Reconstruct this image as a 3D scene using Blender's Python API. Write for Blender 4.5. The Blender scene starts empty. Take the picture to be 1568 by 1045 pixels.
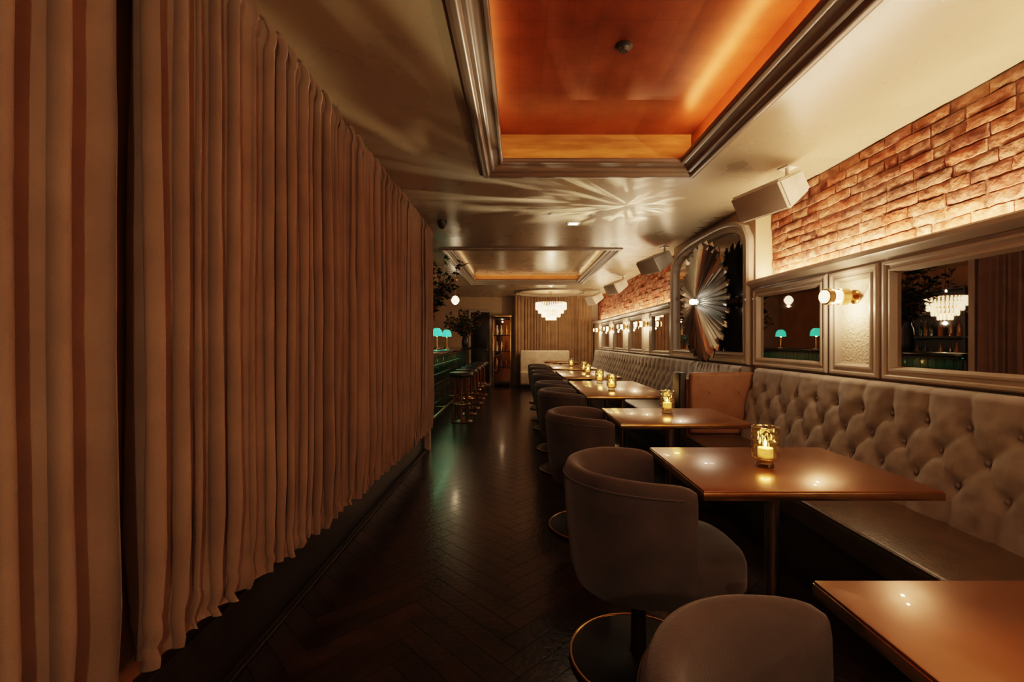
import bpy, bmesh, math, random
import numpy as np
from mathutils import Vector, Matrix, noise
random.seed(7)
PI=math.pi
S=bpy.context.scene
S.view_settings.view_transform='Filmic'; S.view_settings.look='Medium High Contrast'; S.view_settings.exposure=-.12
H=2.5
# ------------------------------------------------------------------ materials
def newmat(name):
    m=bpy.data.materials.new(name); m.use_nodes=True
    nt=m.node_tree; b=nt.nodes['Principled BSDF']
    return m,nt,b
def N(nt,t,**k):
    n=nt.nodes.new(t)
    for a,v in k.items(): setattr(n,a,v)
    return n
def L(nt,a,b): nt.links.new(a,b)
def mat(name,c1,c2=None,rough=.5,metal=0,scale=8,sheen=0,coat=0,bump=0,bscale=60,spec=None,stretch=(1,1,1),emis=None,estr=0,rvar=0):
    m,nt,b=newmat(name)
    b.inputs['Roughness'].default_value=rough; b.inputs['Metallic'].default_value=metal
    b.inputs['Sheen Weight'].default_value=sheen; b.inputs['Coat Weight'].default_value=coat
    if spec is not None: b.inputs['Specular IOR Level'].default_value=spec
    if c2 is None: c2=tuple(x*.75 for x in c1)
    tc=N(nt,'ShaderNodeTexCoord'); mp=N(nt,'ShaderNodeMapping'); mp.inputs['Scale'].default_value=stretch
    L(nt,tc.outputs['Object'],mp.inputs['Vector'])
    nz=N(nt,'ShaderNodeTexNoise'); nz.inputs['Scale'].default_value=scale; nz.inputs['Detail'].default_value=5
    L(nt,mp.outputs[0],nz.inputs['Vector'])
    cr=N(nt,'ShaderNodeValToRGB'); cr.color_ramp.elements[0].color=(*c2,1); cr.color_ramp.elements[1].color=(*c1,1)
    cr.color_ramp.elements[0].position=.35; cr.color_ramp.elements[1].position=.65
    L(nt,nz.outputs['Fac'],cr.inputs[0]); L(nt,cr.outputs[0],b.inputs['Base Color'])
    if rvar:
        mr=N(nt,'ShaderNodeMapRange'); mr.inputs['To Min'].default_value=rough-rvar; mr.inputs['To Max'].default_value=rough+rvar
        L(nt,nz.outputs['Fac'],mr.inputs['Value']); L(nt,mr.outputs[0],b.inputs['Roughness'])
    if bump:
        n2=N(nt,'ShaderNodeTexNoise'); n2.inputs['Scale'].default_value=bscale; n2.inputs['Detail'].default_value=3
        L(nt,mp.outputs[0],n2.inputs['Vector'])
        bp=N(nt,'ShaderNodeBump'); bp.inputs['Strength'].default_value=bump; bp.inputs['Distance'].default_value=.01
        L(nt,n2.outputs['Fac'],bp.inputs['Height']); L(nt,bp.outputs[0],b.inputs['Normal'])
    if emis:
        b.inputs['Emission Color'].default_value=(*emis,1); b.inputs['Emission Strength'].default_value=estr
    return m
def island_mat(name,cols,rough,bump,bscale,coat=0,grain=(1,1,1),noise_mix=.5,gscale=12,spec=.5,wash=None):
    m,nt,b=newmat(name)
    b.inputs['Roughness'].default_value=rough; b.inputs['Coat Weight'].default_value=coat; b.inputs['Coat Roughness'].default_value=.12
    b.inputs['Specular IOR Level'].default_value=spec
    g=N(nt,'ShaderNodeNewGeometry'); cr=N(nt,'ShaderNodeValToRGB'); e=cr.color_ramp.elements
    while len(e)<len(cols): e.new(.5)
    for i,c in enumerate(cols):
        e[i].position=i/(len(cols)-1); e[i].color=(*c,1)
    L(nt,g.outputs['Random Per Island'],cr.inputs[0])
    tc=N(nt,'ShaderNodeTexCoord'); mp=N(nt,'ShaderNodeMapping'); mp.inputs['Scale'].default_value=grain
    L(nt,tc.outputs['Object'],mp.inputs[0])
    nz=N(nt,'ShaderNodeTexNoise'); nz.inputs['Scale'].default_value=gscale; nz.inputs['Detail'].default_value=6
    L(nt,mp.outputs[0],nz.inputs['Vector'])
    mr=N(nt,'ShaderNodeMapRange'); mr.inputs['From Min'].default_value=.3; mr.inputs['From Max'].default_value=.7
    mr.inputs['To Min'].default_value=1-noise_mix; mr.inputs['To Max'].default_value=1+noise_mix
    L(nt,nz.outputs['Fac'],mr.inputs['Value'])
    vm=N(nt,'ShaderNodeVectorMath',operation='SCALE'); L(nt,cr.outputs[0],vm.inputs[0]); L(nt,mr.outputs[0],vm.inputs['Scale'])
    src=vm.outputs[0]
    if wash:
        n3=N(nt,'ShaderNodeTexNoise'); n3.inputs['Scale'].default_value=7; n3.inputs['Detail'].default_value=8; n3.inputs['Roughness'].default_value=.7
        L(nt,tc.outputs['Object'],n3.inputs['Vector'])
        m3=N(nt,'ShaderNodeMapRange'); m3.inputs['From Min'].default_value=.50; m3.inputs['From Max'].default_value=.70; m3.inputs['To Max'].default_value=.5
        L(nt,n3.outputs['Fac'],m3.inputs['Value'])
        mx=N(nt,'ShaderNodeMixRGB'); L(nt,m3.outputs[0],mx.inputs[0]); L(nt,src,mx.inputs[1]); mx.inputs[2].default_value=(*wash,1); src=mx.outputs[0]
    L(nt,src,b.inputs['Base Color'])
    n2=N(nt,'ShaderNodeTexNoise'); n2.inputs['Scale'].default_value=bscale; n2.inputs['Detail'].default_value=5
    L(nt,mp.outputs[0],n2.inputs['Vector'])
    bp=N(nt,'ShaderNodeBump'); bp.inputs['Strength'].default_value=bump; bp.inputs['Distance'].default_value=.01
    L(nt,n2.outputs['Fac'],bp.inputs['Height']); L(nt,bp.outputs[0],b.inputs['Normal'])
    return m
def emat(name,c,s):
    m,nt,b=newmat(name); b.inputs['Base Color'].default_value=(*c,1)
    b.inputs['Emission Color'].default_value=(*c,1); b.inputs['Emission Strength'].default_value=s; return m
def thin_glass(name,tint=(1,.9,.8),gl=.25,bscale=40):
    m=bpy.data.materials.new(name); m.use_nodes=True; nt=m.node_tree
    for n in list(nt.nodes): nt.nodes.remove(n)
    o=N(nt,'ShaderNodeOutputMaterial'); t=N(nt,'ShaderNodeBsdfTransparent'); t.inputs[0].default_value=(*tint,1)
    g=N(nt,'ShaderNodeBsdfGlossy'); g.inputs['Roughness'].default_value=.08; g.inputs[0].default_value=(1,.95,.9,1)
    lw=N(nt,'ShaderNodeLayerWeight'); lw.inputs[0].default_value=gl
    mx=N(nt,'ShaderNodeMixShader'); tc=N(nt,'ShaderNodeTexCoord'); v=N(nt,'ShaderNodeTexVoronoi'); v.inputs['Scale'].default_value=bscale
    L(nt,tc.outputs['Object'],v.inputs['Vector']); bp=N(nt,'ShaderNodeBump'); bp.inputs['Strength'].default_value=.6; bp.inputs['Distance'].default_value=.01
    L(nt,v.outputs['Distance'],bp.inputs['Height']); L(nt,bp.outputs[0],g.inputs['Normal']); L(nt,bp.outputs[0],lw.inputs['Normal'])
    L(nt,lw.outputs['Facing'],mx.inputs[0]); L(nt,t.outputs[0],mx.inputs[1]); L(nt,g.outputs[0],mx.inputs[2]); L(nt,mx.outputs[0],o.inputs[0])
    return m

M={}
M['floor']=island_mat('herringbone_wood',[(.026,.012,.007),(.038,.018,.010),(.018,.009,.006),(.045,.021,.012)],.24,.25,40,coat=.2,gscale=9,noise_mix=.45)
M['subfloor']=mat('subfloor_dark',(.006,.003,.002),rough=.8)
M['brick']=island_mat('old_brick',[(.33,.095,.048),(.42,.165,.09),(.16,.07,.05),(.44,.21,.13),(.36,.105,.052),(.24,.09,.058),(.42,.18,.105)],.9,1.0,38,noise_mix=.5,gscale=14,spec=.12,wash=(.50,.33,.23))
M['mortar']=mat('mortar',(.36,.24,.165),(.21,.13,.085),rough=.95,bump=.8,bscale=50,scale=15)
M['ceil']=mat('ceiling_satin_paint',(.37,.30,.205),(.335,.27,.185),rough=.28,scale=2.5,bump=.05,bscale=5,rvar=.05)
M['cream']=mat('cream_wall_paint',(.50,.37,.24),(.44,.325,.21),rough=.5,scale=3)
M['amber']=mat('amber_wall_paint',(.36,.18,.06),(.29,.14,.048),rough=.5,scale=3)
M['riser']=mat('gold_veneer',(.52,.25,.085),(.32,.14,.04),rough=.4,scale=4,stretch=(1,1,6))
M['trim']=mat('taupe_trim_paint',(.42,.355,.30),(.38,.32,.27),rough=.38,scale=4)
M['dtrim']=mat('tray_trim_paint',(.21,.16,.122),(.18,.14,.106),rough=.33,scale=4)
M['emboss']=mat('embossed_panel',(.66,.56,.43),(.56,.46,.34),rough=.5,scale=60,bump=1,bscale=70)
M['curtain']=mat('curtain_linen_velvet',(.32,.235,.178),(.262,.19,.143),rough=.95,scale=5,sheen=.08,bump=.25,bscale=350,spec=.05)
M['curtain2']=mat('far_curtain_fabric',(.30,.19,.11),rough=.9,scale=5,sheen=.2,spec=.15)
M['velvet']=mat('chair_velvet',(.088,.073,.071),(.060,.050,.049),rough=.85,scale=7,sheen=.3,bump=.15,bscale=200,spec=.2)
M['tuft']=mat('taupe_tufted_velvet',(.33,.285,.258),(.24,.205,.185),rough=.75,scale=9,sheen=.3,bump=.12,bscale=160,spec=.25)
M['seat']=mat('seat_brown_leather',(.09,.055,.027),(.06,.038,.018),rough=.36,scale=12,bump=.2,bscale=90)
M['tan']=mat('tan_leather',(.31,.155,.085),(.24,.12,.066),rough=.5,scale=6,bump=.2,bscale=80)
M['dark']=mat('dark_stained_wood',(.022,.012,.008),(.014,.008,.006),rough=.4,scale=5,stretch=(1,8,1))
M['black']=mat('black_metal',(.02,.018,.016),rough=.4)
M['brass']=mat('aged_brass',(.65,.42,.2),(.5,.3,.13),rough=.25,metal=1,scale=20)
M['steel']=mat('brushed_steel',(.4,.33,.27),rough=.3,metal=1,stretch=(20,20,1))
M['top']=mat('bronze_table_top',(.30,.138,.056),(.255,.116,.046),rough=.30,scale=3,coat=.15,stretch=(1,2.5,1),metal=.7,rvar=.05)
M['mirror']=mat('mirror_glass',(.60,.56,.52),(.58,.54,.50),rough=.015,metal=1)
M['burst']=mat('sunburst_mirror_metal',(.80,.79,.78),(.68,.67,.66),rough=.16,metal=1)
M['white']=mat('white_speaker_plastic',(.80,.72,.62),rough=.45)
M['grille']=mat('speaker_grille',(.46,.39,.32),(.34,.28,.23),rough=.6,scale=300)
M['green']=mat('green_bar_tile',(.01,.06,.038),(.006,.035,.022),rough=.15,scale=10,coat=.5)
M['stone']=mat('dark_bar_stone',(.03,.035,.03),rough=.12,scale=6)
M['gshade']=emat('green_glass_shade',(.05,.65,.42),1.4)
M['glow']=emat('warm_frosted_glass',(1,.72,.42),5)
M['crystal']=emat('lit_crystal',(1,.76,.46),3.2)
M['flame']=emat('candle_flame',(1,.6,.2),30)
M['wax']=mat('candle_wax',(.8,.55,.3),rough=.5,emis=(1,.5,.15),estr=.9)
M['led']=emat('warm_led_strip',(1,.62,.3),6)
M['gled']=emat('green_led_strip',(.1,.8,.4),1.2)
M['dlight']=emat('downlight_lens',(1,.85,.65),22)
M['glass']=thin_glass('pressed_glass',tint=(.88,.86,.68),gl=.45)
M['cglass']=thin_glass('cabinet_glass',gl=.15,bscale=2)
M['leaf']=mat('dark_leaf',(.035,.05,.02),(.015,.025,.01),rough=.5)
M['leaf2']=mat('rust_leaf',(.35,.13,.03),(.2,.06,.02),rough=.6)
M['bark']=mat('bark',(.06,.035,.02),rough=.8)
M['offwhite']=mat('offwhite_leather',(.62,.5,.38),rough=.5)
M['redwood']=mat('reddish_wood',(.20,.06,.024),(.13,.04,.016),rough=.3,coat=.3,stretch=(4,4,1))
M['bottle']=mat('amber_bottle',(.25,.1,.02),rough=.1,coat=.5)
def tilemat():
    m,nt,b=newmat('copper_leaf_tiles')
    tc=N(nt,'ShaderNodeTexCoord'); br=N(nt,'ShaderNodeTexBrick'); br.offset=0; br.squash=1
    br.inputs['Scale'].default_value=1; br.inputs['Brick Width'].default_value=.13; br.inputs['Row Height'].default_value=.13
    br.inputs['Mortar Size'].default_value=.003; br.inputs['Mortar Smooth'].default_value=1
    br.inputs['Color1'].default_value=(.205,.052,.018,1); br.inputs['Color2'].default_value=(.18,.044,.0145,1); br.inputs['Mortar'].default_value=(.14,.034,.011,1)
    L(nt,tc.outputs['Object'],br.inputs['Vector'])
    nz=N(nt,'ShaderNodeTexNoise'); nz.inputs['Scale'].default_value=2.6; nz.inputs['Detail'].default_value=8; nz.inputs['Roughness'].default_value=.65; L(nt,tc.outputs['Object'],nz.inputs['Vector'])
    mr=N(nt,'ShaderNodeMapRange'); mr.inputs['From Min'].default_value=.3; mr.inputs['From Max'].default_value=.7; mr.inputs['To Min'].default_value=.65; mr.inputs['To Max'].default_value=1.35; L(nt,nz.outputs[0],mr.inputs[0])
    vm=N(nt,'ShaderNodeVectorMath',operation='SCALE'); L(nt,br.outputs['Color'],vm.inputs[0]); L(nt,mr.outputs[0],vm.inputs['Scale'])
    L(nt,vm.outputs[0],b.inputs['Base Color']); b.inputs['Metallic'].default_value=.45; b.inputs['Roughness'].default_value=.38
    b.inputs['Specular Tint'].default_value=(1,.6,.35,1)
    return m
M['tiles']=tilemat()

# ------------------------------------------------------------------ builder
class B:
    def __init__(s): s.v=[]; s.f=[]; s.m=[]; s.mats=[]
    def mi(s,k):
        if k not in s.mats: s.mats.append(k)
        return s.mats.index(k)
    def add(s,vs,fs,k,T=None):
        o=len(s.v); i=s.mi(k)
        for p in vs:
            p=Vector(p)
            if T is not None: p=T@p
            s.v.append(p)
        for f in fs: s.f.append([a+o for a in f]); s.m.append(i)
    def box(s,a,b,k,bev=0,seg=2,T=None):
        bm=bmesh.new(); bmesh.ops.create_cube(bm,size=1)
        for v in bm.verts:
            v.co=Vector([(a[i]+b[i])/2+v.co[i]*(b[i]-a[i]) for i in range(3)])
        if bev: bmesh.ops.bevel(bm,geom=bm.edges[:],offset=bev,segments=seg,affect='EDGES',profile=.5)
        bm.verts.index_update()
        s.add([v.co.copy() for v in bm.verts],[[v.index for v in f.verts] for f in bm.faces],k,T); bm.free()
    def lathe(s,prof,k,c=(0,0,0),n=32,T=None,sx=1,sy=1):
        vs=[];fs=[]
        for r,z in prof:
            for i in range(n):
                a=2*PI*i/n; vs.append((c[0]+r*sx*math.cos(a),c[1]+r*sy*math.sin(a),c[2]+z))
        for j in range(len(prof)-1):
            for i in range(n):
                a=j*n+i;b2=j*n+(i+1)%n; fs.append([a,b2,b2+n,a+n])
        if prof[0][0]>1e-4: fs.append(list(range(n))[::-1])
        if prof[-1][0]>1e-4: fs.append([(len(prof)-1)*n+i for i in range(n)])
        s.add(vs,fs,k,T)
    def tube(s,pts,r,k,n=8,closed=False,T=None):
        pts=[Vector(p) for p in pts]; m=len(pts); vs=[];fs=[]
        rr=r if isinstance(r,(list,tuple)) else [r]*m
        for i,p in enumerate(pts):
            a=pts[(i-1)%m] if (closed or i>0) else p; b2=pts[(i+1)%m] if (closed or i<m-1) else p
            d=(b2-a).normalized(); u=d.cross(Vector((0,0,1)))
            if u.length<.1: u=d.cross(Vector((1,0,0)))
            u.normalize(); w=d.cross(u)
            for j in range(n):
                t=2*PI*j/n; vs.append(p+(u*math.cos(t)+w*math.sin(t))*rr[i])
        for i in range(m if closed else m-1):
            for j in range(n):
                a=i*n+j;b2=i*n+(j+1)%n;c=((i+1)%m)*n; fs.append([a,b2,c+(j+1)%n,c+j])
        if not closed: fs.append(list(range(n))[::-1]); fs.append([(m-1)*n+j for j in range(n)])
        s.add(vs,fs,k,T)
    def ring(s,c,R,r,k,n=40,T=None):
        s.tube([(c[0]+R*math.cos(2*PI*i/n),c[1]+R*math.sin(2*PI*i/n),c[2]) for i in range(n)],r,k,closed=True,T=T)
    def frame(s,out,prof,k,mp):
        n=len(out); vs=[];fs=[]
        def off(d):
            r=[]
            for i in range(n):
                p0=Vector(out[i-1]);p=Vector(out[i]);p1=Vector(out[(i+1)%n])
                e0=(p-p0).normalized();e1=(p1-p).normalized()
                n0=Vector((-e0.y,e0.x));n1=Vector((-e1.y,e1.x)); bi=(n0+n1).normalized()
                r.append(p+bi*(d/max(.3,bi.dot(n0))))
            return r
        for d,w in prof:
            for q in off(d): vs.append(mp(q.x,q.y,w))
        for j in range(len(prof)-1):
            for i in range(n): a=j*n+i;b2=j*n+(i+1)%n; fs.append([a,b2,b2+n,a+n])
        s.add(vs,fs,k); return off
    def done(s,name,loc=(0,0,0),rz=0,smooth=True,ang=35,mesh=None):
        if mesh is None:
            mesh=bpy.data.meshes.new(name); mesh.from_pydata([tuple(v) for v in s.v],[],s.f); 
            for k in s.mats: mesh.materials.append(M[k])
            for p,i in zip(mesh.polygons,s.m): p.material_index=i; p.use_smooth=smooth
            bm=bmesh.new(); bm.from_mesh(mesh); bmesh.ops.recalc_face_normals(bm,faces=bm.faces[:]); bm.to_mesh(mesh); bm.free()
            if smooth: mesh.set_sharp_from_angle(angle=math.radians(ang))
        o=bpy.data.objects.new(name,mesh); S.collection.objects.link(o); o.location=loc; o.rotation_euler=(0,0,rz)
        return o
def inst(o,loc,rz=0):
    c=bpy.data.objects.new(o.name.split('.')[0],o.data); S.collection.objects.link(c); c.location=loc; c.rotation_euler=(0,0,rz); return c
def light(name,t,loc,e,col,rot=(0,0,0),**k):
    l=bpy.data.lights.new(name,t); l.energy=e; l.color=col
    for a,v in k.items(): setattr(l,a,v)
    o=bpy.data.objects.new(name,l); S.collection.objects.link(o); o.location=loc; o.rotation_euler=rot; return o
def aim(o,t):
    o.rotation_euler=(Vector(t)-o.location).to_track_quat('-Z','Y').to_euler()

X0,X1,Y0,Y1=-3.2,2.25,-1.8,13.0
# ------------------------------------------------------------------ floor
b=B(); b.box((X0-.1,Y0-.1,-.12),(X1+.1,Y1+.1,-.012),'subfloor'); 
bm=bmesh.new(); W=.1;n=6;c45=math.cos(PI/4)
def plank(x,y,w,h):
    g=.0012; vs=[]
    for (px,py,pz) in [(x+g,y+g,0),(x+w-g,y+g,0),(x+w-g,y+h-g,0),(x+g,y+h-g,0)]:
        vs.append((c45*(px-py),c45*(px+py)))
    if max(v[0] for v in vs)<X0 or min(v[0] for v in vs)>X1 or max(v[1] for v in vs)<Y0 or min(v[1] for v in vs)>Y1: return
    t=[bm.verts.new((v[0],v[1],0)) for v in vs]; bo=[bm.verts.new((v[0],v[1],-.012)) for v in vs]
    bm.faces.new(t)
    for i in range(4): bm.faces.new([bo[i],bo[(i+1)%4],t[(i+1)%4],t[i]])
for r in range(-60,220):
    for m_ in range(-14,16):
        plank((r+2*n*m_)*W,r*W,n*W,W)
        plank(r*W,(r-2*n+1+2*n*m_)*W,W,n*W)
for co,no in (((X0,0,0),(-1,0,0)),((X1,0,0),(1,0,0)),((0,Y0,0),(0,-1,0)),((0,Y1,0),(0,1,0))):
    bmesh.ops.bisect_plane(bm,geom=bm.verts[:]+bm.edges[:]+bm.faces[:],plane_co=co,plane_no=no,clear_outer=True)
bm.verts.index_update()
b.add([v.co.copy() for v in bm.verts],[[v.index for v in f.verts] for f in bm.faces],'floor'); bm.free()
b.done('floor',smooth=False)

# ------------------------------------------------------------------ ceiling
T1=(-.235,1.29,-.8,3.43); T2=(-1.05,1.37,6.2,10.0)
b=B()
def cb(x0,x1,y0,y1): b.box((x0,y0,H),(x1,y1,H+.06),'ceil')
XW=X1+.1
cb(X0-.1,XW,Y0-.1,T1[2]); cb(X0-.1,T1[0],T1[2],T1[3]); cb(T1[1],XW,T1[2],T1[3])
cb(X0-.1,XW,T1[3],T2[2]); cb(X0-.1,T2[0],T2[2],T2[3]); cb(T2[1],XW,T2[2],T2[3]); cb(X0-.1,XW,T2[3],Y1+.1)
b.done('ceiling',smooth=False)
b=B()
x0,x1,y0,y1=T1; e=.02
zp=2.80; zb_=H+.06
b.box((x0-e,y0-e,zb_),(x0,y1+e,zp),'riser'); b.box((x1,y0-e,zb_),(x1+e,y1+e,zp),'tiles')
b.box((x0,y1,zb_),(x1,y1+e,zp),'riser'); b.box((x0,y0-e,zb_),(x1,y0,zp),'riser')
b.box((x0-e,y0-e,zp),(x1+e,y1+e,zp+.03),'tiles')
prof=[(-.035,0),(-.035,.012),(-.02,.022),(0,.024),(.012,.014),(.02,-.002),(.035,-.004),(.045,-.012),(.055,-.03),(.075,-.042),(.09,-.044),(.098,-.038),(.11,-.042),(.118,-.06),(.118,-.078),(.10,-.078),(.0,-.065)]
b.frame([(x0,y0),(x1,y0),(x1,y1),(x0,y1)],prof,'dtrim',lambda u,v,w:(u,v,H-w))
b.done('ceiling_tray_coffer',ang=50)
b=B(); b.lathe([(0,-.03),(.02,-.03),(.03,-.012),(.045,-.006),(.045,0)],'black'); b.done('smoke_detector',(.55,2.4,zp))
def strip(x,y,z,ln,e,col,along='Y',name='cove_led_light',rot=(PI,0,0),wd=.02):
    o=light(name,'AREA',(x,y,z),e,col,shape='RECTANGLE',size=wd if along=='Y' else ln,size_y=ln if along=='Y' else wd); o.rotation_euler=rot; return o
OR=(1,.50,.22)
strip(1.20,1.25,2.64,4.0,40,OR,rot=(PI,math.radians(4),0))
strip(-.165,1.25,2.62,4.0,9,OR,rot=(PI,math.radians(0),0))
strip(.53,3.36,2.59,1.3,1.3,(1,.6,.25),along='X')
b=B(); x0,x1,y0,y1=T2; zp2=2.68
b.box((x0-e,y0-e,zb_),(x0,y1+e,zp2),'ceil'); b.box((x1,y0-e,zb_),(x1+e,y1+e,zp2),'ceil')
b.box((x0,y1,zb_),(x1,y1+e,zp2),'amber'); b.box((x0,y0-e,zb_),(x1,y0,zp2),'ceil')
b.box((x0-e,y0-e,zp2),(x1+e,y1+e,zp2+.03),'ceil')
b.frame([(x0,y0),(x1,y0),(x1,y1),(x0,y1)],prof,'trim',lambda u,v,w:(u,v,H-w))
b.done('ceiling_tray_panel',ang=50)
strip(1.31,8.1,2.6,3.6,3,(1,.6,.3)); strip(-.99,8.1,2.6,3.6,1.6,(1,.55,.25)); strip(.16,9.94,2.6,2.2,3,(1,.45,.18),along='X')

# ------------------------------------------------------------------ walls
b=B(); b.box((X0-.1,Y0,0),(X0,Y1,H),'amber'); b.done('wall_left_bar',smooth=False)
b=B(); b.box((X0-.1,Y1,0),(X1+.1,Y1+.1,H),'cream'); b.done('wall_far',smooth=False)
b=B(); b.box((X0-.1,Y0-.1,0),(X1+.1,Y0,H),'amber'); b.done('wall_near',smooth=False)
b=B(); b.box((-1.27,Y0,0),(-1.13,5.22,H),'amber'); b.box((-1.29,5.22,0),(-1.02,5.30,H),'trim',.006); b.box((-1.14,1.02,.26),(-1.095,1.30,H),'amber',.006); b.done('wall_left',smooth=False)
b=B(); b.box((-1.13,Y0,0),(-1.08,5.22,.26),'dark',.006); b.box((-1.08,Y0,0),(-1.06,5.22,.022),'dark',.005)
b.tube([(-1.052,Y0+.01,.008),(-1.052,5.22,.008)],.006,'steel'); b.done('baseboard_left')
XP=2.1
b=B(); b.box((XP,Y0,0),(X1+.1,Y1,1.755),'cream')
b.box((XP,4.06,1.755),(X1+.1,6.2,H),'cream')
b.box((X1+.0,Y0,1.755),(X1+.1,4.06,H),'mortar'); b.box((X1+.0,6.2,1.755),(X1+.1,Y1,H),'mortar')
b.done('wall_right',smooth=False)
b=B()
for (ya,yb) in ((Y0+.01,4.05),(6.21,Y1-.01)):
    row=0; z=1.76; hh=.0672
    while z<H-.01:
        y=ya+(-.1 if row%2 else 0)+random.uniform(-.02,.02)
        while y<yb:
            ln=random.choice([.205,.215,.195,.23,.10 if random.random()<.25 else .2]); g=random.uniform(.003,.0065)
            a=max(y+g,ya); c=min(y+ln-g,yb)
            if c-a>.03:
                zt_=min(z+hh-random.uniform(.007,.012),H-.002); d=random.uniform(-.004,.009)
                nx=8 if c<4.1 else 2; nzv=3 if c<4.1 else 1
                vs=[];fs=[]
                for j in range(nzv+1):
                    for i in range(nx+1):
                        yy=a+(c-a)*i/nx; zz=z+(zt_-z)*j/nzv
                        ed=(i in(0,nx)) or (j in (0,nzv))
                        q=noise.noise(Vector((yy*22,zz*22,row)))
                        vs.append((X1-.006-d-(.0 if ed else .004)+q*.005, yy+noise.noise(Vector((yy*31,zz*31,5)))*.005, min(zz+noise.noise(Vector((yy*24,zz*37,9)))*.006,H)))
                w=nx+1
                for j in range(nzv):
                    for i in range(nx): fs.append([j*w+i,j*w+i+1,(j+1)*w+i+1,(j+1)*w+i])
                per=[i for i in range(w)]+[j*w+nx for j in range(1,nzv+1)]+[nzv*w+i for i in range(nx-1,-1,-1)]+[j*w for j in range(nzv-1,0,-1)]
                o=len(vs)
                for p in per: vs.append((X1+.01,vs[p][1],vs[p][2]))
                for i in range(len(per)): fs.append([per[i],o+i,o+(i+1)%len(per),per[(i+1)%len(per)]])
                b.add(vs,fs,'brick')
            y+=ln
        z+=hh; row+=1
b.done('wall_right_brick',ang=60)
b=B()
capp=[(2.1,1.70),(2.08,1.70),(2.075,1.715),(2.06,1.72),(2.045,1.735),(2.03,1.74),(2.02,1.75),(2.02,1.772),(2.03,1.782),(2.05,1.782),(2.055,1.768),(2.1,1.762)]
for ya,yb in ((Y0,4.05),(6.2,Y1-.3)):
    vs=[(x,ya,z) for x,z in capp]+[(x,yb,z) for x,z in capp]; k=len(capp)
    b.add(vs,[[i,(i+1)%k,(i+1)%k+k,i+k] for i in range(k)]+[list(range(k)),[i+k for i in range(k)][::-1]],'trim')
b.done('trim_1')
for ya,yb,en in ((Y0+.1,4.0,120),(6.3,12.5,60)):
    bb=B(); bb.box((2.12,ya,1.757),(2.135,yb,1.764),'led'); bb.done('led_strip',smooth=False)
    strip(2.17,(ya+yb)/2,1.775,yb-ya,en,(1,.69,.42),name='brick_wash_light',rot=(PI,math.radians(4),0))
fp=[(0,0),(0,.035),(.008,.045),(.02,.045),(.028,.034),(.042,.034),(.05,.042),(.06,.042),(.07,.02),(.075,.008)]
mpR=lambda u,v,w:(XP-w,u,v)
def wall_frame(ya,yb,za,zb,inner,name):
    b=B(); b.frame([(ya,za),(yb,za),(yb,zb),(ya,zb)],fp,'trim',mpR)
    vs=[(XP-.009,ya+.06,za+.06),(XP-.009,yb-.06,za+.06),(XP-.009,yb-.06,zb-.06),(XP-.009,ya+.06,zb-.06)]
    b.add(vs,[[0,1,2,3]],inner); return b.done(name,ang=25)
def sconce(y):
    b=B(); R=Matrix.Rotation(-PI/2,4,'Y')
    b.lathe([(.0,0),(.045,0),(.045,.008),(.03,.016),(.012,.02),(.012,.09),(.0,.09)],'brass',T=R,n=24)
    R2=Matrix.Translation((-.05,0,0))@R
    b.lathe([(0,.0),(.046,.0),(.05,.004),(.05,.05),(.046,.052),(.0,.052)],'brass',T=R2,n=28)
    b.lathe([(.040,.052),(.042,.10)],'glow',T=R2,n=28)
    b.lathe([(.046,.10),(.05,.102),(.05,.135),(.046,.137)],'brass',T=R2,n=28)
    b.lathe([(.040,.137),(.040,.15),(.035,.155),(0,.156)],'glow',T=R2,n=28)
    o=b.done('wall_sconce',(XP-.012,y,1.525)); 
    light('sconce_light','POINT',(XP-.13,y,1.455),6.5,(1,.70,.42),shadow_soft_size=.01)
    light('sconce_light','POINT',(XP-.13,y,1.595),3,(1,.70,.42),shadow_soft_size=.01)
zA,zB=1.035,1.70
wall_frame(.2,2.60,zA,zB,'mirror','wall_mirror'); wall_frame(2.63,3.04,zA,zB,'emboss','trim_2'); sconce(2.84)
wall_frame(3.07,4.03,zA,zB,'mirror','wall_mirror')
wall_frame(-.25,.17,zA,zB,'emboss','trim_2'); wall_frame(-1.7,-.28,zA,zB,'mirror','wall_mirror')
sconce(-.04)
y=6.22
for i in range(4):
    wall_frame(y,y+.96,zA,zB,'mirror','wall_mirror'); wall_frame(y+.98,y+1.38,zA,zB,'emboss','trim_2'); sconce(y+1.18); y+=1.40
out=[]; ya,yb=4.08,6.16; yc=(ya+yb)/2; hw=(yb-ya)/2
out+=[(ya,1.035),(yb,1.035),(yb,2.15)]
for i in range(0,25):
    u=1-2*i/24
    u2=math.copysign(abs(u)**.8,u)
    out.append((yc+hw*u2*.985,2.2+.24*(max(0,1-abs(u2)**3.2))**.5))
out.append((ya,2.15))
b=B(); fp2=[(0,0),(0,.05),(.012,.07),(.035,.07),(.05,.05),(.07,.05),(.085,.06),(.1,.055),(.11,.02),(.11,.01)]
of=b.frame(out,fp2,'trim',mpR); q=of(.10)
b.add([(XP-.012,p.x,p.y) for p in q],[list(range(len(q)))],'mirror'); b.done('arched_wall_mirror',ang=25)
b=B(); NB=54; cx=XP-.20
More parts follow.
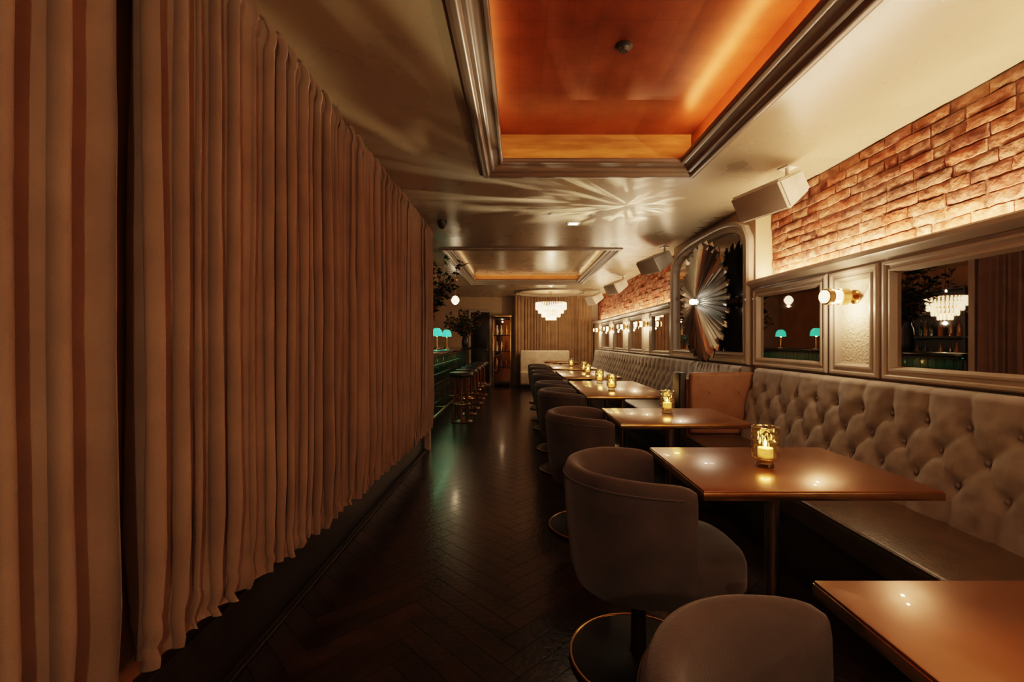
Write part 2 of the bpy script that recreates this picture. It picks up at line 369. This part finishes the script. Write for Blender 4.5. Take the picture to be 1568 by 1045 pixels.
for i in range(NB):
    a=2*PI*i/NB; R=.63 if i%2 else .57; w=.030
    def P(r,t,d): 
        ca,sa=math.cos(a),math.sin(a); return (cx-d, ca*r-sa*t, sa*r+ca*t)
    vs=[P(.05,0,.06),P(.3,-w*.55,.0),P(.3,0,.035),P(.3,w*.55,.0),P(R-.05,-w,-.03),P(R-.03,0,.012),P(R-.05,w,-.03),P(R,0,-.015)]
    ff=[[0,1,2],[0,2,3],[1,4,5,2],[2,5,6,3],[4,7,5],[5,7,6]]
    b.add(vs,ff,'burst')
    b.add([(x+.012,y,z) for x,y,z in vs],ff,'black')
RY=Matrix.Translation((cx,0,0))@Matrix.Rotation(-PI/2,4,'Y')
b.lathe([(0,-.18),(.05,-.18),(.05,-.02),(.07,0),(.07,.05),(.05,.06),(0,.06)],'burst',T=RY,n=24)
b.lathe([(.0,.05),(.022,.06),(.03,.085),(.022,.11),(0,.12)],'dlight',T=RY,n=20)
b.done('sunburst_mirror_lamp',(0,4.78,1.66),ang=10)
light('sunburst_bulb_light','POINT',(cx-.16,4.78,1.66),8,(1,.84,.64),shadow_soft_size=.015)

# ------------------------------------------------------------------ curtains
def curtain(name,ya,yb,x,zb,zt,nf,amp,seed,m,axis='Y',top=True,curve=0):
    ns=int(nf*26); nz=80; vs=[];fs=[]
    rs=random.Random(seed*13+1)
    A=[rs.uniform(.5,1.4) for _ in range(nf+6)]
    for j in range(nz+1):
        t=j/nz; 
        for i in range(ns+1):
            s_=i/ns; z0=zb[0]+(zb[1]-zb[0])*s_
            z=z0+(zt-z0)*t
            ln=(yb-ya)*s_
            ph=2*PI*nf*s_+3.8*noise.noise(Vector((s_*nf*.4,seed,0)))+.9*noise.noise(Vector((ln*4,z*.55,seed)))*(1-t*.6)
            k=ph/(2*PI); kk=k+.5; ki=int(max(0,min(nf+3,math.floor(kk)+1))); fr=kk-math.floor(kk); w=fr*fr*(3-2*fr)
            am=A[ki]*(1-w)+A[ki+1]*w
            a=amp*am*(1.1-.3*t)
            if t<.15: a*=1-.35*(1-t/.15)
            d=a*(math.cos(ph)+.18*math.cos(2*ph+1.0+3*noise.noise(Vector((ln*3,z*.5,seed+9)))))+a*.18*math.sin(3*ph+seed+2*noise.noise(Vector((ln*2,z*.5,seed+19))))
            lat=-.48*a*math.sin(2*ph)
            d+=.010*noise.noise(Vector((ln*6,z*1.1,seed+3)))+.003*noise.noise(Vector((ln*28,z*4,seed)))
            if top and t>.955:
                q=(t-.955)/.045; d=d*(1-.5*q)+.009*math.sin(2*PI*nf*3.3*s_)*q+.006
                d+=.012*math.sin(q*PI)
            if t<.09:
                q=1-t/.09; d+=q*.025*noise.noise(Vector((ln*14,z*24,seed))); 
                z+=q*.018*noise.noise(Vector((ln*7,1,seed)))
            yy=ya+ln+lat
            if axis=='Y': vs.append((x+d,yy,z))
            else: vs.append((yy,x+d-curve*(2*s_-1)**2,z))
    w=ns+1
    for j in range(nz):
        for i in range(ns): fs.append([j*w+i,j*w+i+1,(j+1)*w+i+1,(j+1)*w+i])
    b=B(); b.add(vs,fs,m); o=b.done(name,ang=80)
    return o
zt=H-.004
curtain('curtain',-1.4,.52,-1.0,(.3,.3),zt,15,.044,1,'curtain')
curtain('curtain',.52,1.07,-1.0,(.3,.3),zt,5,.048,7,'curtain')
curtain('curtain',1.20,2.50,-1.0,(.385,.30),zt,14,.046,2,'curtain')
curtain('curtain',2.47,3.82,-1.0,(.30,.285),zt,15,.044,3,'curtain')
curtain('curtain',3.79,5.12,-1.0,(.285,.27),zt,15,.044,4,'curtain')
b=B(); b.box((-1.06,-1.4,H-.012),(-1.0,5.14,H),'ceil',.003); b.done('trim_3')
curtain('far_curtain',-.12,1.05,12.75,(.02,.02),zt,14,.036,5,'curtain2',axis='X',curve=.2)
curtain('far_curtain',1.05,2.02,12.72,(.02,.02),zt,11,.036,6,'curtain2',axis='X')

# ------------------------------------------------------------------ banquette
def tufted(ya,yb,name,sp=.205):
    b=B(); zb,zt_=.44,.99; ny=int((yb-ya)/.0125); nz=50
    if ya>4: ny=int((yb-ya)/.025)
    rows=[.87,.745,.62]
    def seams(y,z):
        u=(y-ya)/sp
        if z>rows[0]: return abs(u-round(u))*sp
        if z<rows[2]: return abs(u-round(u))*sp
        if z>rows[1]: v=(rows[0]-z)/(rows[0]-rows[1])*.5
        else: v=(z-rows[2])/(rows[1]-rows[2])*.5
        return min(abs(s-round(s))*sp*.78 for s in (u-v,u+v))
    vs=[];fs=[]
    def X(z): 
        t=(z-zb)/(zt_-zb); return 1.86+.12*t
    for j in range(nz+1):
        z=zb+(zt_-zb)*j/nz
        for i in range(ny+1):
            y_=ya+(yb-ya)*i/ny; u=(y_-ya)/sp
            d=seams(y_,z); h=.012+.016*(1-math.exp(-d/.032))
            bd=min(math.hypot((u-.5*(r%2)-round(u-.5*(r%2)))*sp,z-rows[r]) for r in range(3))
            h-=.026*math.exp(-(bd/.030)**2)
            h+=.006*noise.noise(Vector((y_*6,z*6,2)))+.004*noise.noise(Vector((y_*18,z*18,4)))
            vs.append((X(z)-h,y_,z))
    w=ny+1
    for j in range(nz):
        for i in range(ny): fs.append([j*w+i,j*w+i+1,(j+1)*w+i+1,(j+1)*w+i])
    base=nz*w; o=len(vs); K=7
    for k in range(1,K+1):
        a=PI/2*k/K
        for i in range(ny+1):
            p=vs[base+i]; x=p[0]+.05*(1-math.cos(a)); zz=p[2]+.035*math.sin(a)
            vs.append((x if k<K else 2.0,p[1],zz))
    prev=base
    for k in range(K):
        cur=o+k*w
        for i in range(ny): fs.append([prev+i,prev+i+1,cur+i+1,cur+i])
        prev=cur
    b.add(vs,fs,'tuft')
    b.box((1.98,ya,.3),(2.095,yb,1.02),'tuft',.01)
    nb=int((yb-ya)/sp)
    for i in range(nb+1):
        for r,of_ in ((rows[0],0),(rows[1],.5),(rows[2],0)):
            yy=ya+(i+of_)*sp
            if ya+.03<yy<yb-.03: b.lathe([(.0,.014),(.010,.010),(.014,0)],'tuft',T=Matrix.Translation((X(r)+.010,yy,r))@Matrix.Rotation(-PI/2,4,'Y'),n=10)
    b.box((1.39,ya,.33),(1.90,yb,.46),'seat',.03,4)
    b.tube([(1.40,ya+.02,.452),(1.40,yb-.02,.452)],.006,'seat')
    b.box((1.46,ya,0),(2.09,yb,.33),'dark',.004)
    b.done(name,ang=60)
tufted(-1.5,3.83,'tufted_banquette'); tufted(4.08,11.8,'tufted_banquette')
b=B(); b.box((1.42,3.88,0),(2.06,4.06,.93),'tan',.05,5)
b.box((1.44,3.845,.46),(2.03,3.91,.985),'tan',.03,4); b.box((1.36,3.88,0),(1.42,4.05,.98),'dark',.015,3)
for z in (.62,.82):
    for x in (1.6,1.85): b.lathe([(0,.006),(.01,.004),(.013,0)],'tan',T=Matrix.Translation((x,3.844,z))@Matrix.Rotation(PI/2,4,'X'),n=10)
b.done('banquette_divider')

# ------------------------------------------------------------------ tables
def table(ya,yb,legs=1,name='dining_table'):
    yc=(ya+yb)/2; w=.80; hy=(yb-ya)/2; b=B()
    b.box((-w/2,-hy,.722),(w/2,hy,.75),'top',.003)
    b.box((-w/2-.002,-hy-.002,.718),(w/2+.002,hy+.002,.744),'brass',.002)
    b.box((-.2,-hy*.6,.70),(.2,hy*.6,.718),'black')
    for i in range(legs):
        yy=0 if legs==1 else (-hy*.55 if i==0 else hy*.55)
        b.lathe([(.0,0),(.2,0),(.205,.008),(.2,.014),(.05,.022),(.03,.03),(.026,.05),(.026,.68),(.06,.70),(0,.70)],'steel',c=(0,yy,0),n=28)
    return b.done(name,(1.015,yc,0))
for ya,yb,l in ((.33,.955,1),(1.52,2.15,1),(2.76,3.40,1),(4.15,5.7,2),(6.3,7.7,2),(8.3,9.6,2)): table(ya,yb,l)
b=B()
b.lathe([(.0,0),(.034,0),(.036,.004),(.03,.02),(.034,.03)],'glass',n=28)
b.lathe([(0,.03),(.034,.03),(.046,.034),(.050,.05),(.051,.155),(.049,.158),(.047,.155),(.045,.05),(.036,.04),(0,.04)],'glass',n=32)
b.ring((0,0,.157),.049,.0025,'glass'); b.ring((0,0,.032),.036,.003,'brass')
b.lathe([(0,.04),(.028,.04),(.028,.075),(.0,.075)],'wax',n=20)
b.lathe([(0,.078),(.005,.084),(.006,.092),(.003,.104),(0,.112)],'flame',n=12)
cd=b.done('candle_holder',(.98,1.82,.75))
cs=[(.98,1.82),(1.02,3.15),(.93,4.6),(1.02,6.8),(.95,5.4),(1.0,8.8),(1.05,7.4)]
for i,(x,y_) in enumerate(cs):
    if i: inst(cd,(x,y_,.75))
    light('candle_light','POINT',(x,y_,.75+.1),1.6,(1,.58,.26),shadow_soft_size=.02)

# ------------------------------------------------------------------ chairs
def chair():
    b=B()
    prof=[(.20,.315),(.245,.33),(.268,.40),(.283,.55),(.292,.70),(.291,.745),(.280,.772),(.262,.780),(.243,.772),(.231,.745),(.226,.68),(.218,.50),(.215,.42),(.18,.35)]
    path=[]; 
    for i in range(5): path.append(((.13*(1-i/5),0),(0,-1)))
    for i in range(37):
        a=-PI/2-PI*i/36; path.append(((0,0),(math.cos(a),math.sin(a))))
    for i in range(5): path.append(((.13*(i+1)/5,0),(0,1)))
    vs=[];fs=[]; n=len(prof); cr=sum(p[0] for p in prof)/n; cz=.56
    m=len(path)
    for i,(c,nn) in enumerate(path):
        t=abs(2*i/(m-1)-1); zs=1-.05*max(0,(t-.35)/.65)**2
        e=min(i,m-1-i); k=[.55,.85,.96][e] if e<3 else 1
        for r,z in prof:
            rr=cr+(r-cr)*k; zz=(z-.315)*zs+.315; zz=cz+(zz-cz)*(1-(1-k)*.25)
            vs.append((c[0]+nn[0]*rr,c[1]+nn[1]*rr,zz))
    for i in range(m-1):
        for j in range(n): a=i*n+j;a2=i*n+(j+1)%n; fs.append([a,a2,a2+n,a+n])
    fs.append(list(range(n))); fs.append([(m-1)*n+j for j in range(n)][::-1])
    b.add(vs,fs,'velvet')
    b.tube([(c[0]+nn[0]*.2935,c[1]+nn[1]*.2935,(.735-.315)*(1-.05*max(0,(abs(2*i/(m-1)-1)-.35)/.65)**2)+.315) for i,(c,nn) in list(enumerate(path))[2:-2]],.0035,'velvet',n=6)
    ks=[(.80,.33),(.93,.335),(1,.36),(1.0,.44),(.97,.465),(.90,.478),(.6,.487),(.2,.49)]
    vs=[];fs=[];nn_=48
    for k,z in ks:
        for i in range(nn_):
            a=2*PI*i/nn_; ca,sa=math.cos(a),math.sin(a)
            x=math.copysign(abs(ca)**.62,ca)*.275*k+.10; y_=math.copysign(abs(sa)**.62,sa)*(.235)*k
            if x<.0: y_*=.93
            vs.append((x,y_,z))
    for j in range(len(ks)-1):
        for i in range(nn_): a=j*nn_+i;a2=j*nn_+(i+1)%nn_; fs.append([a,a2,a2+nn_,a+nn_])
    fs.append(list(range(nn_))[::-1]); fs.append([(len(ks)-1)*nn_+i for i in range(nn_)])
    b.add(vs,fs,'velvet')
    b.lathe([(0,.305),(.2,.305),(.23,.33),(0,.335)],'velvet',n=32)
    b.lathe([(0,.03),(.035,.03),(.03,.05),(.028,.24),(.05,.25),(.05,.30),(0,.31)],'black',n=24)
    b.box((-.05,-.05,.272),(.05,.05,.304),'brass',.005)
    b.lathe([(0,0),(.262,0),(.262,.014),(.25,.02),(.06,.028),(0,.034)],'black',n=48)
    b.ring((0,0,.014),.265,.008,'brass',n=56)
    return b.done('barrel_chair',(.47,1.80,0),ang=50)
ch=chair()
for x,y_,r in ((.46,.60,.05),(.47,3.08,-.04),(.47,4.45,.03),(.47,5.3,0),(.47,6.55,0),(.47,7.35,.05),(.47,8.5,0),(.47,9.3,0)): inst(ch,(x,y_,0),r)

# ------------------------------------------------------------------ speakers
def speaker():
    b=B(); T=Matrix.Translation((-.10,0,-.21))@Matrix.Rotation(math.radians(-30),4,'Y')
    def pr(x,wy,wz): return [(x,-wy,-wz),(x,wy,-wz),(x,wy,wz),(x,-wy,wz)]
    bm=bmesh.new(); vs=pr(-.15,.22,.105)+pr(.15,.16,.075)
    vv=[bm.verts.new(p) for p in vs]
    for f in ([0,1,2,3],[7,6,5,4],[0,4,5,1],[1,5,6,2],[2,6,7,3],[3,7,4,0]): bm.faces.new([vv[i] for i in f])
    bmesh.ops.recalc_face_normals(bm,faces=bm.faces[:]); bmesh.ops.bevel(bm,geom=bm.edges[:],offset=.014,segments=3,affect='EDGES'); bm.verts.index_update()
    b.add([v.co.copy() for v in bm.verts],[[v.index for v in f.verts] for f in bm.faces],'white',T); bm.free()
    b.box((-.156,-.205,-.09),(-.148,.205,.09),'grille',.003,T=T)
    b.tube([(0.03,0,-.002),(0.03,0,-.12)],.014,'white',n=12)
    b.box((-.015,-.045,-.012),(.075,.045,0),'white',.003); b.box((-.03,-.012,-.16),(.09,.012,-.09),'white',.004)
    return b.done('wall_speaker',(1.90,3.28,H),.30)
sp=speaker(); inst(sp,(1.90,6.05,H),.3); inst(sp,(1.95,8.7,H),.3); inst(sp,(1.95,11.2,H),.3)

# ------------------------------------------------------------------ ceiling bits
b=B(); b.frame([(-.07,-.07),(.07,-.07),(.07,.07),(-.07,.07)],[(0,0),(0,.006),(.02,.006),(.025,-.0)],'white',lambda u,v,w:(u,v,-w))
b.box((-.045,-.045,-.003),(.045,.045,0),'dlight'); b.done('recessed_downlight',(.576,4.86,H))
o=light('downlight_spot','SPOT',(.576,4.86,H-.02),10,(1,.78,.55),spot_size=1.4,spot_blend=.6,shadow_soft_size=.03)
b=B(); b.lathe([(.05,0),(.05,-.03),(.045,-.04),(.04,-.06),(.025,-.08),(0,-.088)],'black',n=24); b.box((-.02,-.02,-.03),(.05,.02,0),'black',.004); b.done('security_camera',(-.80,4.75,H))
b=B(); b.lathe([(0,0),(.03,0),(.03,-.008),(0,-.012)],'white',n=20); b.done('sprinkler_cap',(.32,4.5,H))

# ------------------------------------------------------------------ chandeliers
WC=(1,.72,.46)
def chandelier(loc,R,h,name='crystal_chandelier',en=30,ceilz=H):
    b=B(); dz=ceilz-loc[2]
    b.lathe([(0,dz),(.07,dz),(.06,dz-.02),(.01,dz-.03)],'brass',n=20); b.tube([(0,0,dz),(0,0,0)],.008,'brass')
    tiers=[(R,0,.42),(R*.82,-.22,.40),(R*.6,-.45,.38),(R*.33,-.68,.32)]
    for r,zf,hf in tiers:
        b.ring((0,0,zf*h),r,.008,'brass'); 
        nn=max(10,int(2*PI*r/.045))
        for i in range(nn):
            a=2*PI*i/nn; x,y_=r*math.cos(a),r*math.sin(a)
            z0=zf*h; z1=z0-hf*h
            b.lathe([(0,0),(.011,-.01),(.013,(z1-z0)*.85),(0,z1-z0)],'crystal',c=(x,y_,z0),n=5)
        for a in range(4): b.tube([(0,0,zf*h),(r*math.cos(a*PI/2),r*math.sin(a*PI/2),zf*h)],.005,'brass',n=5)
    o=b.done(name,loc,ang=20)
    light('chandelier_light','POINT',(loc[0],loc[1],loc[2]-h*1.12),en,WC,shadow_soft_size=.02)
    light('chandelier_light','POINT',(loc[0],loc[1],loc[2]+.08),en*.2,WC,shadow_soft_size=.02)
    return o
chandelier((.80,11.5,2.22),.38,.45,en=20)
chandelier((-2.2,6.85,1.92),.25,.36,en=6)
chandelier((.30,-1.0,2.20),.3,.36,en=38)  # unseen chandelier added behind the camera to brighten the curtains
b=B(); b.ring((0,0,-.01),.88,.03,'trim',n=64); b.ring((0,0,-.008),.80,.018,'trim',n=64)
b.lathe([(0,0),(.78,0),(.78,-.004),(.0,-.006)],'offwhite',n=64); b.done('ceiling_medallion',(.80,11.7,H),ang=50)

# ------------------------------------------------------------------ bar
b=B(); BE=11.2; b.box((-1.75,5.6,0),(-1.30,BE,1.03),'dark',.01)
yy=5.64
while yy<BE-.1:
    for z in (0.14,.29,.44,.59,.74,.89): b.box((-1.30,yy,z),(-1.288,yy+.115,z+.14),'green',.004,1)
    yy+=.12
b.box((-1.88,5.5,1.05),(-1.15,BE+.1,1.10),'stone',.012,3)
b.box((-1.26,5.6,1.03),(-1.24,BE,1.045),'gled'); b.box((-1.30,5.6,1.03),(-1.2,BE,1.05),'dark')
b.tube([(-1.17,5.6,.2),(-1.17,BE,.2)],.018,'brass')
for y_ in (5.8,7.3,8.8,10.3): b.tube([(-1.17,y_,.2),(-1.29,y_,.2)],.012,'brass')
b.done('bar_counter')
o=strip(-1.22,8.1,1.0,4.8,2.4,(.4,1,.5),name='bar_under_light',rot=(0,0,0))
b=B()
b.lathe([(0,0),(.17,0),(.175,.01),(.16,.022),(.04,.035),(.024,.06),(.022,.66),(.05,.69),(.05,.70)],'redwood',n=28)
b.lathe([(.0,.70),(.17,.70),(.185,.715),(.187,.745),(.175,.765),(.1,.775),(0,.777)],'dark',n=32)
b.ring((0,0,.28),.14,.010,'brass',n=36)
for a in range(4): b.tube([(0,0,.28),(.14*math.cos(a*PI/2),.14*math.sin(a*PI/2),.28)],.007,'brass',n=6)
for a in range(4):
    an=a*PI/2+PI/4; b.tube([(.12*math.cos(an),.12*math.sin(an),.70),(.13*math.cos(an),.13*math.sin(an),.4),(.15*math.cos(an),.15*math.sin(an),.02)],.013,'redwood',n=8)
st=b.done('bar_stool',(-.90,7.1,0))
for y_ in (7.8,8.5,9.2,9.9,10.6): inst(st,(-.90,y_,0),.3*y_)
b=B(); b.lathe([(0,0),(.06,0),(.06,.012),(.02,.025),(.012,.05),(.012,.22),(.03,.23),(0,.24)],'brass',n=24)
b.lathe([(.02,.40),(.05,.395),(.085,.36),(.10,.31),(.105,.25),(.10,.25),(.09,.31),(.05,.37),(0,.385)],'gshade',n=28)
lp=b.done('green_table_lamp',(-1.6,8.9,1.10)); inst(lp,(-1.6,10.1,1.10))
for y_ in (8.9,10.1): light('lamp_light','POINT',(-1.6,y_,1.335),1.2,(.85,1,.6),shadow_soft_size=.01)
b=B(); b.lathe([(0,-.09),(.045,-.075),(.075,-.03),(.083,0),(.075,.03),(.045,.075),(.015,.09)],'glow',n=24); b.tube([(0,0,.09),(0,0,H-2.08)],.006,'brass'); b.lathe([(0,H-2.08),(.05,H-2.08),(.045,H-2.10),(0,H-2.11)],'brass'); b.done('globe_pendant',(-1.30,9.3,2.08))
light('pendant_light','POINT',(-1.30,9.3,1.96),5,(1,.74,.45),shadow_soft_size=.02)
def arrangement(loc,R,nb,seed,name,rust=.15,vase=.28,spread=1.15):
    rnd=random.Random(seed); b=B()
    b.lathe([(0,0),(.06,0),(.08,.05),(.085,.12),(.065,vase*.8),(.045,vase*.9),(.05,vase),(.045,vase),(.035,vase*.9),(0,vase*.7)],'black',n=24)
    zmax=H-.06-loc[2]
    for i in range(nb):
        a=rnd.uniform(0,2*PI); t=rnd.uniform(.05,spread); d=Vector((math.cos(a)*math.sin(t),math.sin(a)*math.sin(t),math.cos(t)))
        ln=R*rnd.uniform(.7,1.25); p=Vector((0,0,vase*.9)); pts=[p]
        for s_ in range(6):
            d=(d+Vector((rnd.uniform(-.2,.2),rnd.uniform(-.2,.2),rnd.uniform(-.18,.08)))).normalized(); p=p+d*ln/6; p.z=min(p.z,zmax-.06); pts.append(p.copy())
        b.tube(pts,[.006-.0007*q for q in range(7)],'bark',n=5)
        for q in range(1,7):
            for _ in range(6):
                c=pts[q]+Vector((rnd.uniform(-.03,.03),rnd.uniform(-.03,.03),rnd.uniform(-.03,.03)))
                u=Vector((rnd.uniform(-1,1),rnd.uniform(-1,1),rnd.uniform(-.5,.5))).normalized(); w_=u.cross(Vector((rnd.uniform(-1,1),rnd.uniform(-1,1),rnd.uniform(-1,1)))).normalized()
                l=rnd.uniform(.06,.11); ww=l*.26; nn=u.cross(w_)*.01
                b.add([c,c+u*l*.4+w_*ww,c+u*l*.45+nn,c+u*l*.4-w_*ww,c+u*l],[[0,1,2],[0,2,3],[1,4,2],[2,4,3]],'leaf2' if rnd.random()<rust else 'leaf')
    return b.done(name,loc,ang=60)
arrangement((-1.34,6.5,1.10),.85,28,3,'branch_arrangement',vase=.42,spread=.6,rust=.25)
arrangement((-1.30,11.0,1.10),.55,30,4,'branch_arrangement',.3,spread=1.0)
b=B()
for z in (0.9,1.3,1.7,2.1): b.box((-3.18,5.6,z),(-2.9,10.6,z+.03),'dark')
for y_ in (5.6,7.25,8.9,10.57): b.box((-3.19,y_,0),(-2.89,y_+.03,2.13),'dark')
b.box((-3.19,5.6,0),(-2.85,10.6,.9),'dark'); b.box((-3.195,5.6,.9),(-3.18,10.6,2.13),'dark')
rb=random.Random(2)
for z in (.93,1.33,1.73):
    yy=5.75
    while yy<10.5:
        s_=rb.uniform(.85,1.15)
        b.lathe([(0,0),(.035,0),(.036,.15*s_),(.012,.2*s_),(.012,.26*s_),(0,.26*s_)],rb.choice(['bottle','green','bottle','stone','leaf2']),c=(-3.03,yy,z),n=10); yy+=rb.uniform(.1,.2)
b.done('back_bar_shelving')

# ------------------------------------------------------------------ far end objects
b=B(); fx0,fx1=-.72,-.24; fy0,fy1=12.55,12.93
for x in (fx0,fx1):
    for y_ in (fy0,fy1): b.box((x-.015,y_-.015,0),(x+.015,y_+.015,1.9),'brass',.003)
for z in (.08,.5,.95,1.4,1.86): b.box((fx0,fy0,z),(fx1,fy1,z+.02),'dark')
b.box((fx0-.03,fy0-.03,1.9),(fx1+.03,fy1+.02,1.96),'brass',.006); b.box((fx0,fy1-.01,.08),(fx1,fy1,1.9),'mirror')
for z in (.52,.97,1.42):
    for x in (-.62,-.5,-.36): b.lathe([(0,0),(.03,0),(.035,.12),(.012,.2),(.012,.27),(0,.27)],rb.choice(['white','bottle','brass']),c=(x,12.72,z),n=12)
b.add([(fx0,fy0-.005,.1),(fx1,fy0-.005,.1),(fx1,fy0-.005,1.86),(fx0,fy0-.005,1.86)],[[0,1,2,3]],'cglass')
b.done('display_cabinet'); light('cabinet_light','POINT',(-.48,12.7,1.8),1.5,(1,.75,.5),shadow_soft_size=.02)
b=B(); b.box((-1.35,12.9,0),(-.85,12.99,2.05),'dark',.004); b.frame([(-1.42,0),(-.78,0),(-.78,2.12),(-1.42,2.12)],[(0,0),(0,.03),(.05,.03),(.06,.0)],'trim',lambda u,v,w:(u,13-.01-w-.07,v))
for z0,z1 in ((.15,.95),(1.05,1.9)): b.box((-1.28,12.88,z0),(-.92,12.9,z1),'dark',.008)
b.lathe([(0,-.02),(.02,-.012),(.024,0),(.02,.012),(0,.02)],'brass',c=(-.9,12.86,1.0),n=12)
b.done('door_1')
b=B(); b.box((.02,11.9,.1),(1.36,12.45,.45),'offwhite',.05,4); b.box((.02,12.3,.35),(1.36,12.5,1.0),'offwhite',.05,4); b.box((.06,11.95,0),(1.32,12.45,.1),'dark')
for x in (.35,.69,1.03): b.tube([(x,12.297,.47),(x,12.297,.95)],.006,'offwhite',n=6)
b.done('far_banquette')
table(10.9,11.6,1)

# ------------------------------------------------------------------ pattern spots added to imitate reflected light streaks on the ceiling
def gobo(name,loc,tgt,e,col,size,scale,lo,hi,rad=1.2,off=(0,0,0),dist=.4):
    o=light(name,'SPOT',loc,e,col,spot_size=size,spot_blend=1,shadow_soft_size=.005); aim(o,tgt)
    l=o.data; l.use_nodes=True; nt=l.node_tree; em=nt.nodes['Emission']
    tc=N(nt,'ShaderNodeTexCoord'); mp=N(nt,'ShaderNodeVectorMath',operation='MULTIPLY'); mp.inputs[1].default_value=(1,1,0)
    L(nt,tc.outputs['Normal'],mp.inputs[0])
    sb=N(nt,'ShaderNodeVectorMath',operation='ADD'); sb.inputs[1].default_value=off; L(nt,mp.outputs[0],sb.inputs[0])
    nm=N(nt,'ShaderNodeVectorMath',operation='NORMALIZE'); L(nt,sb.outputs[0],nm.inputs[0])
    s1=N(nt,'ShaderNodeVectorMath',operation='SCALE'); s1.inputs['Scale'].default_value=scale; L(nt,nm.outputs[0],s1.inputs[0])
    s2=N(nt,'ShaderNodeVectorMath',operation='SCALE'); s2.inputs['Scale'].default_value=rad; L(nt,mp.outputs[0],s2.inputs[0])
    ad=N(nt,'ShaderNodeVectorMath',operation='ADD'); L(nt,s1.outputs[0],ad.inputs[0]); L(nt,s2.outputs[0],ad.inputs[1])
    nz=N(nt,'ShaderNodeTexNoise'); nz.inputs['Scale'].default_value=1; nz.inputs['Detail'].default_value=2; nz.inputs['Distortion'].default_value=dist
    L(nt,ad.outputs[0],nz.inputs['Vector'])
    mr=N(nt,'ShaderNodeMapRange'); mr.inputs['From Min'].default_value=lo; mr.inputs['From Max'].default_value=hi; L(nt,nz.outputs['Fac'],mr.inputs['Value'])
    L(nt,mr.outputs[0],em.inputs['Strength'])
gobo('added_streak_spot',(1.6,4.8,1.55),(.78,4.25,2.5),620,(1,.82,.6),1.15,2.0,.49,.72,3.2,(.12,-.08,0),.9)
gobo('added_streak_spot',(.9,4.6,1.5),(-.62,2.2,2.5),520,(1,.74,.45),.62,6,.50,.68,2.5,(.7,.7,0))

w=bpy.data.worlds.new('World'); S.world=w; w.use_nodes=True; w.node_tree.nodes['Background'].inputs[0].default_value=(1,.7,.45,1); w.node_tree.nodes['Background'].inputs[1].default_value=.02
cam=bpy.data.cameras.new('Camera'); co=bpy.data.objects.new('Camera',cam); S.collection.objects.link(co)
co.location=(0,0,1.25); co.rotation_euler=(PI/2,0,0); cam.sensor_width=36; cam.lens=16.07; cam.shift_x=-.007; cam.clip_start=.02
S.camera=co
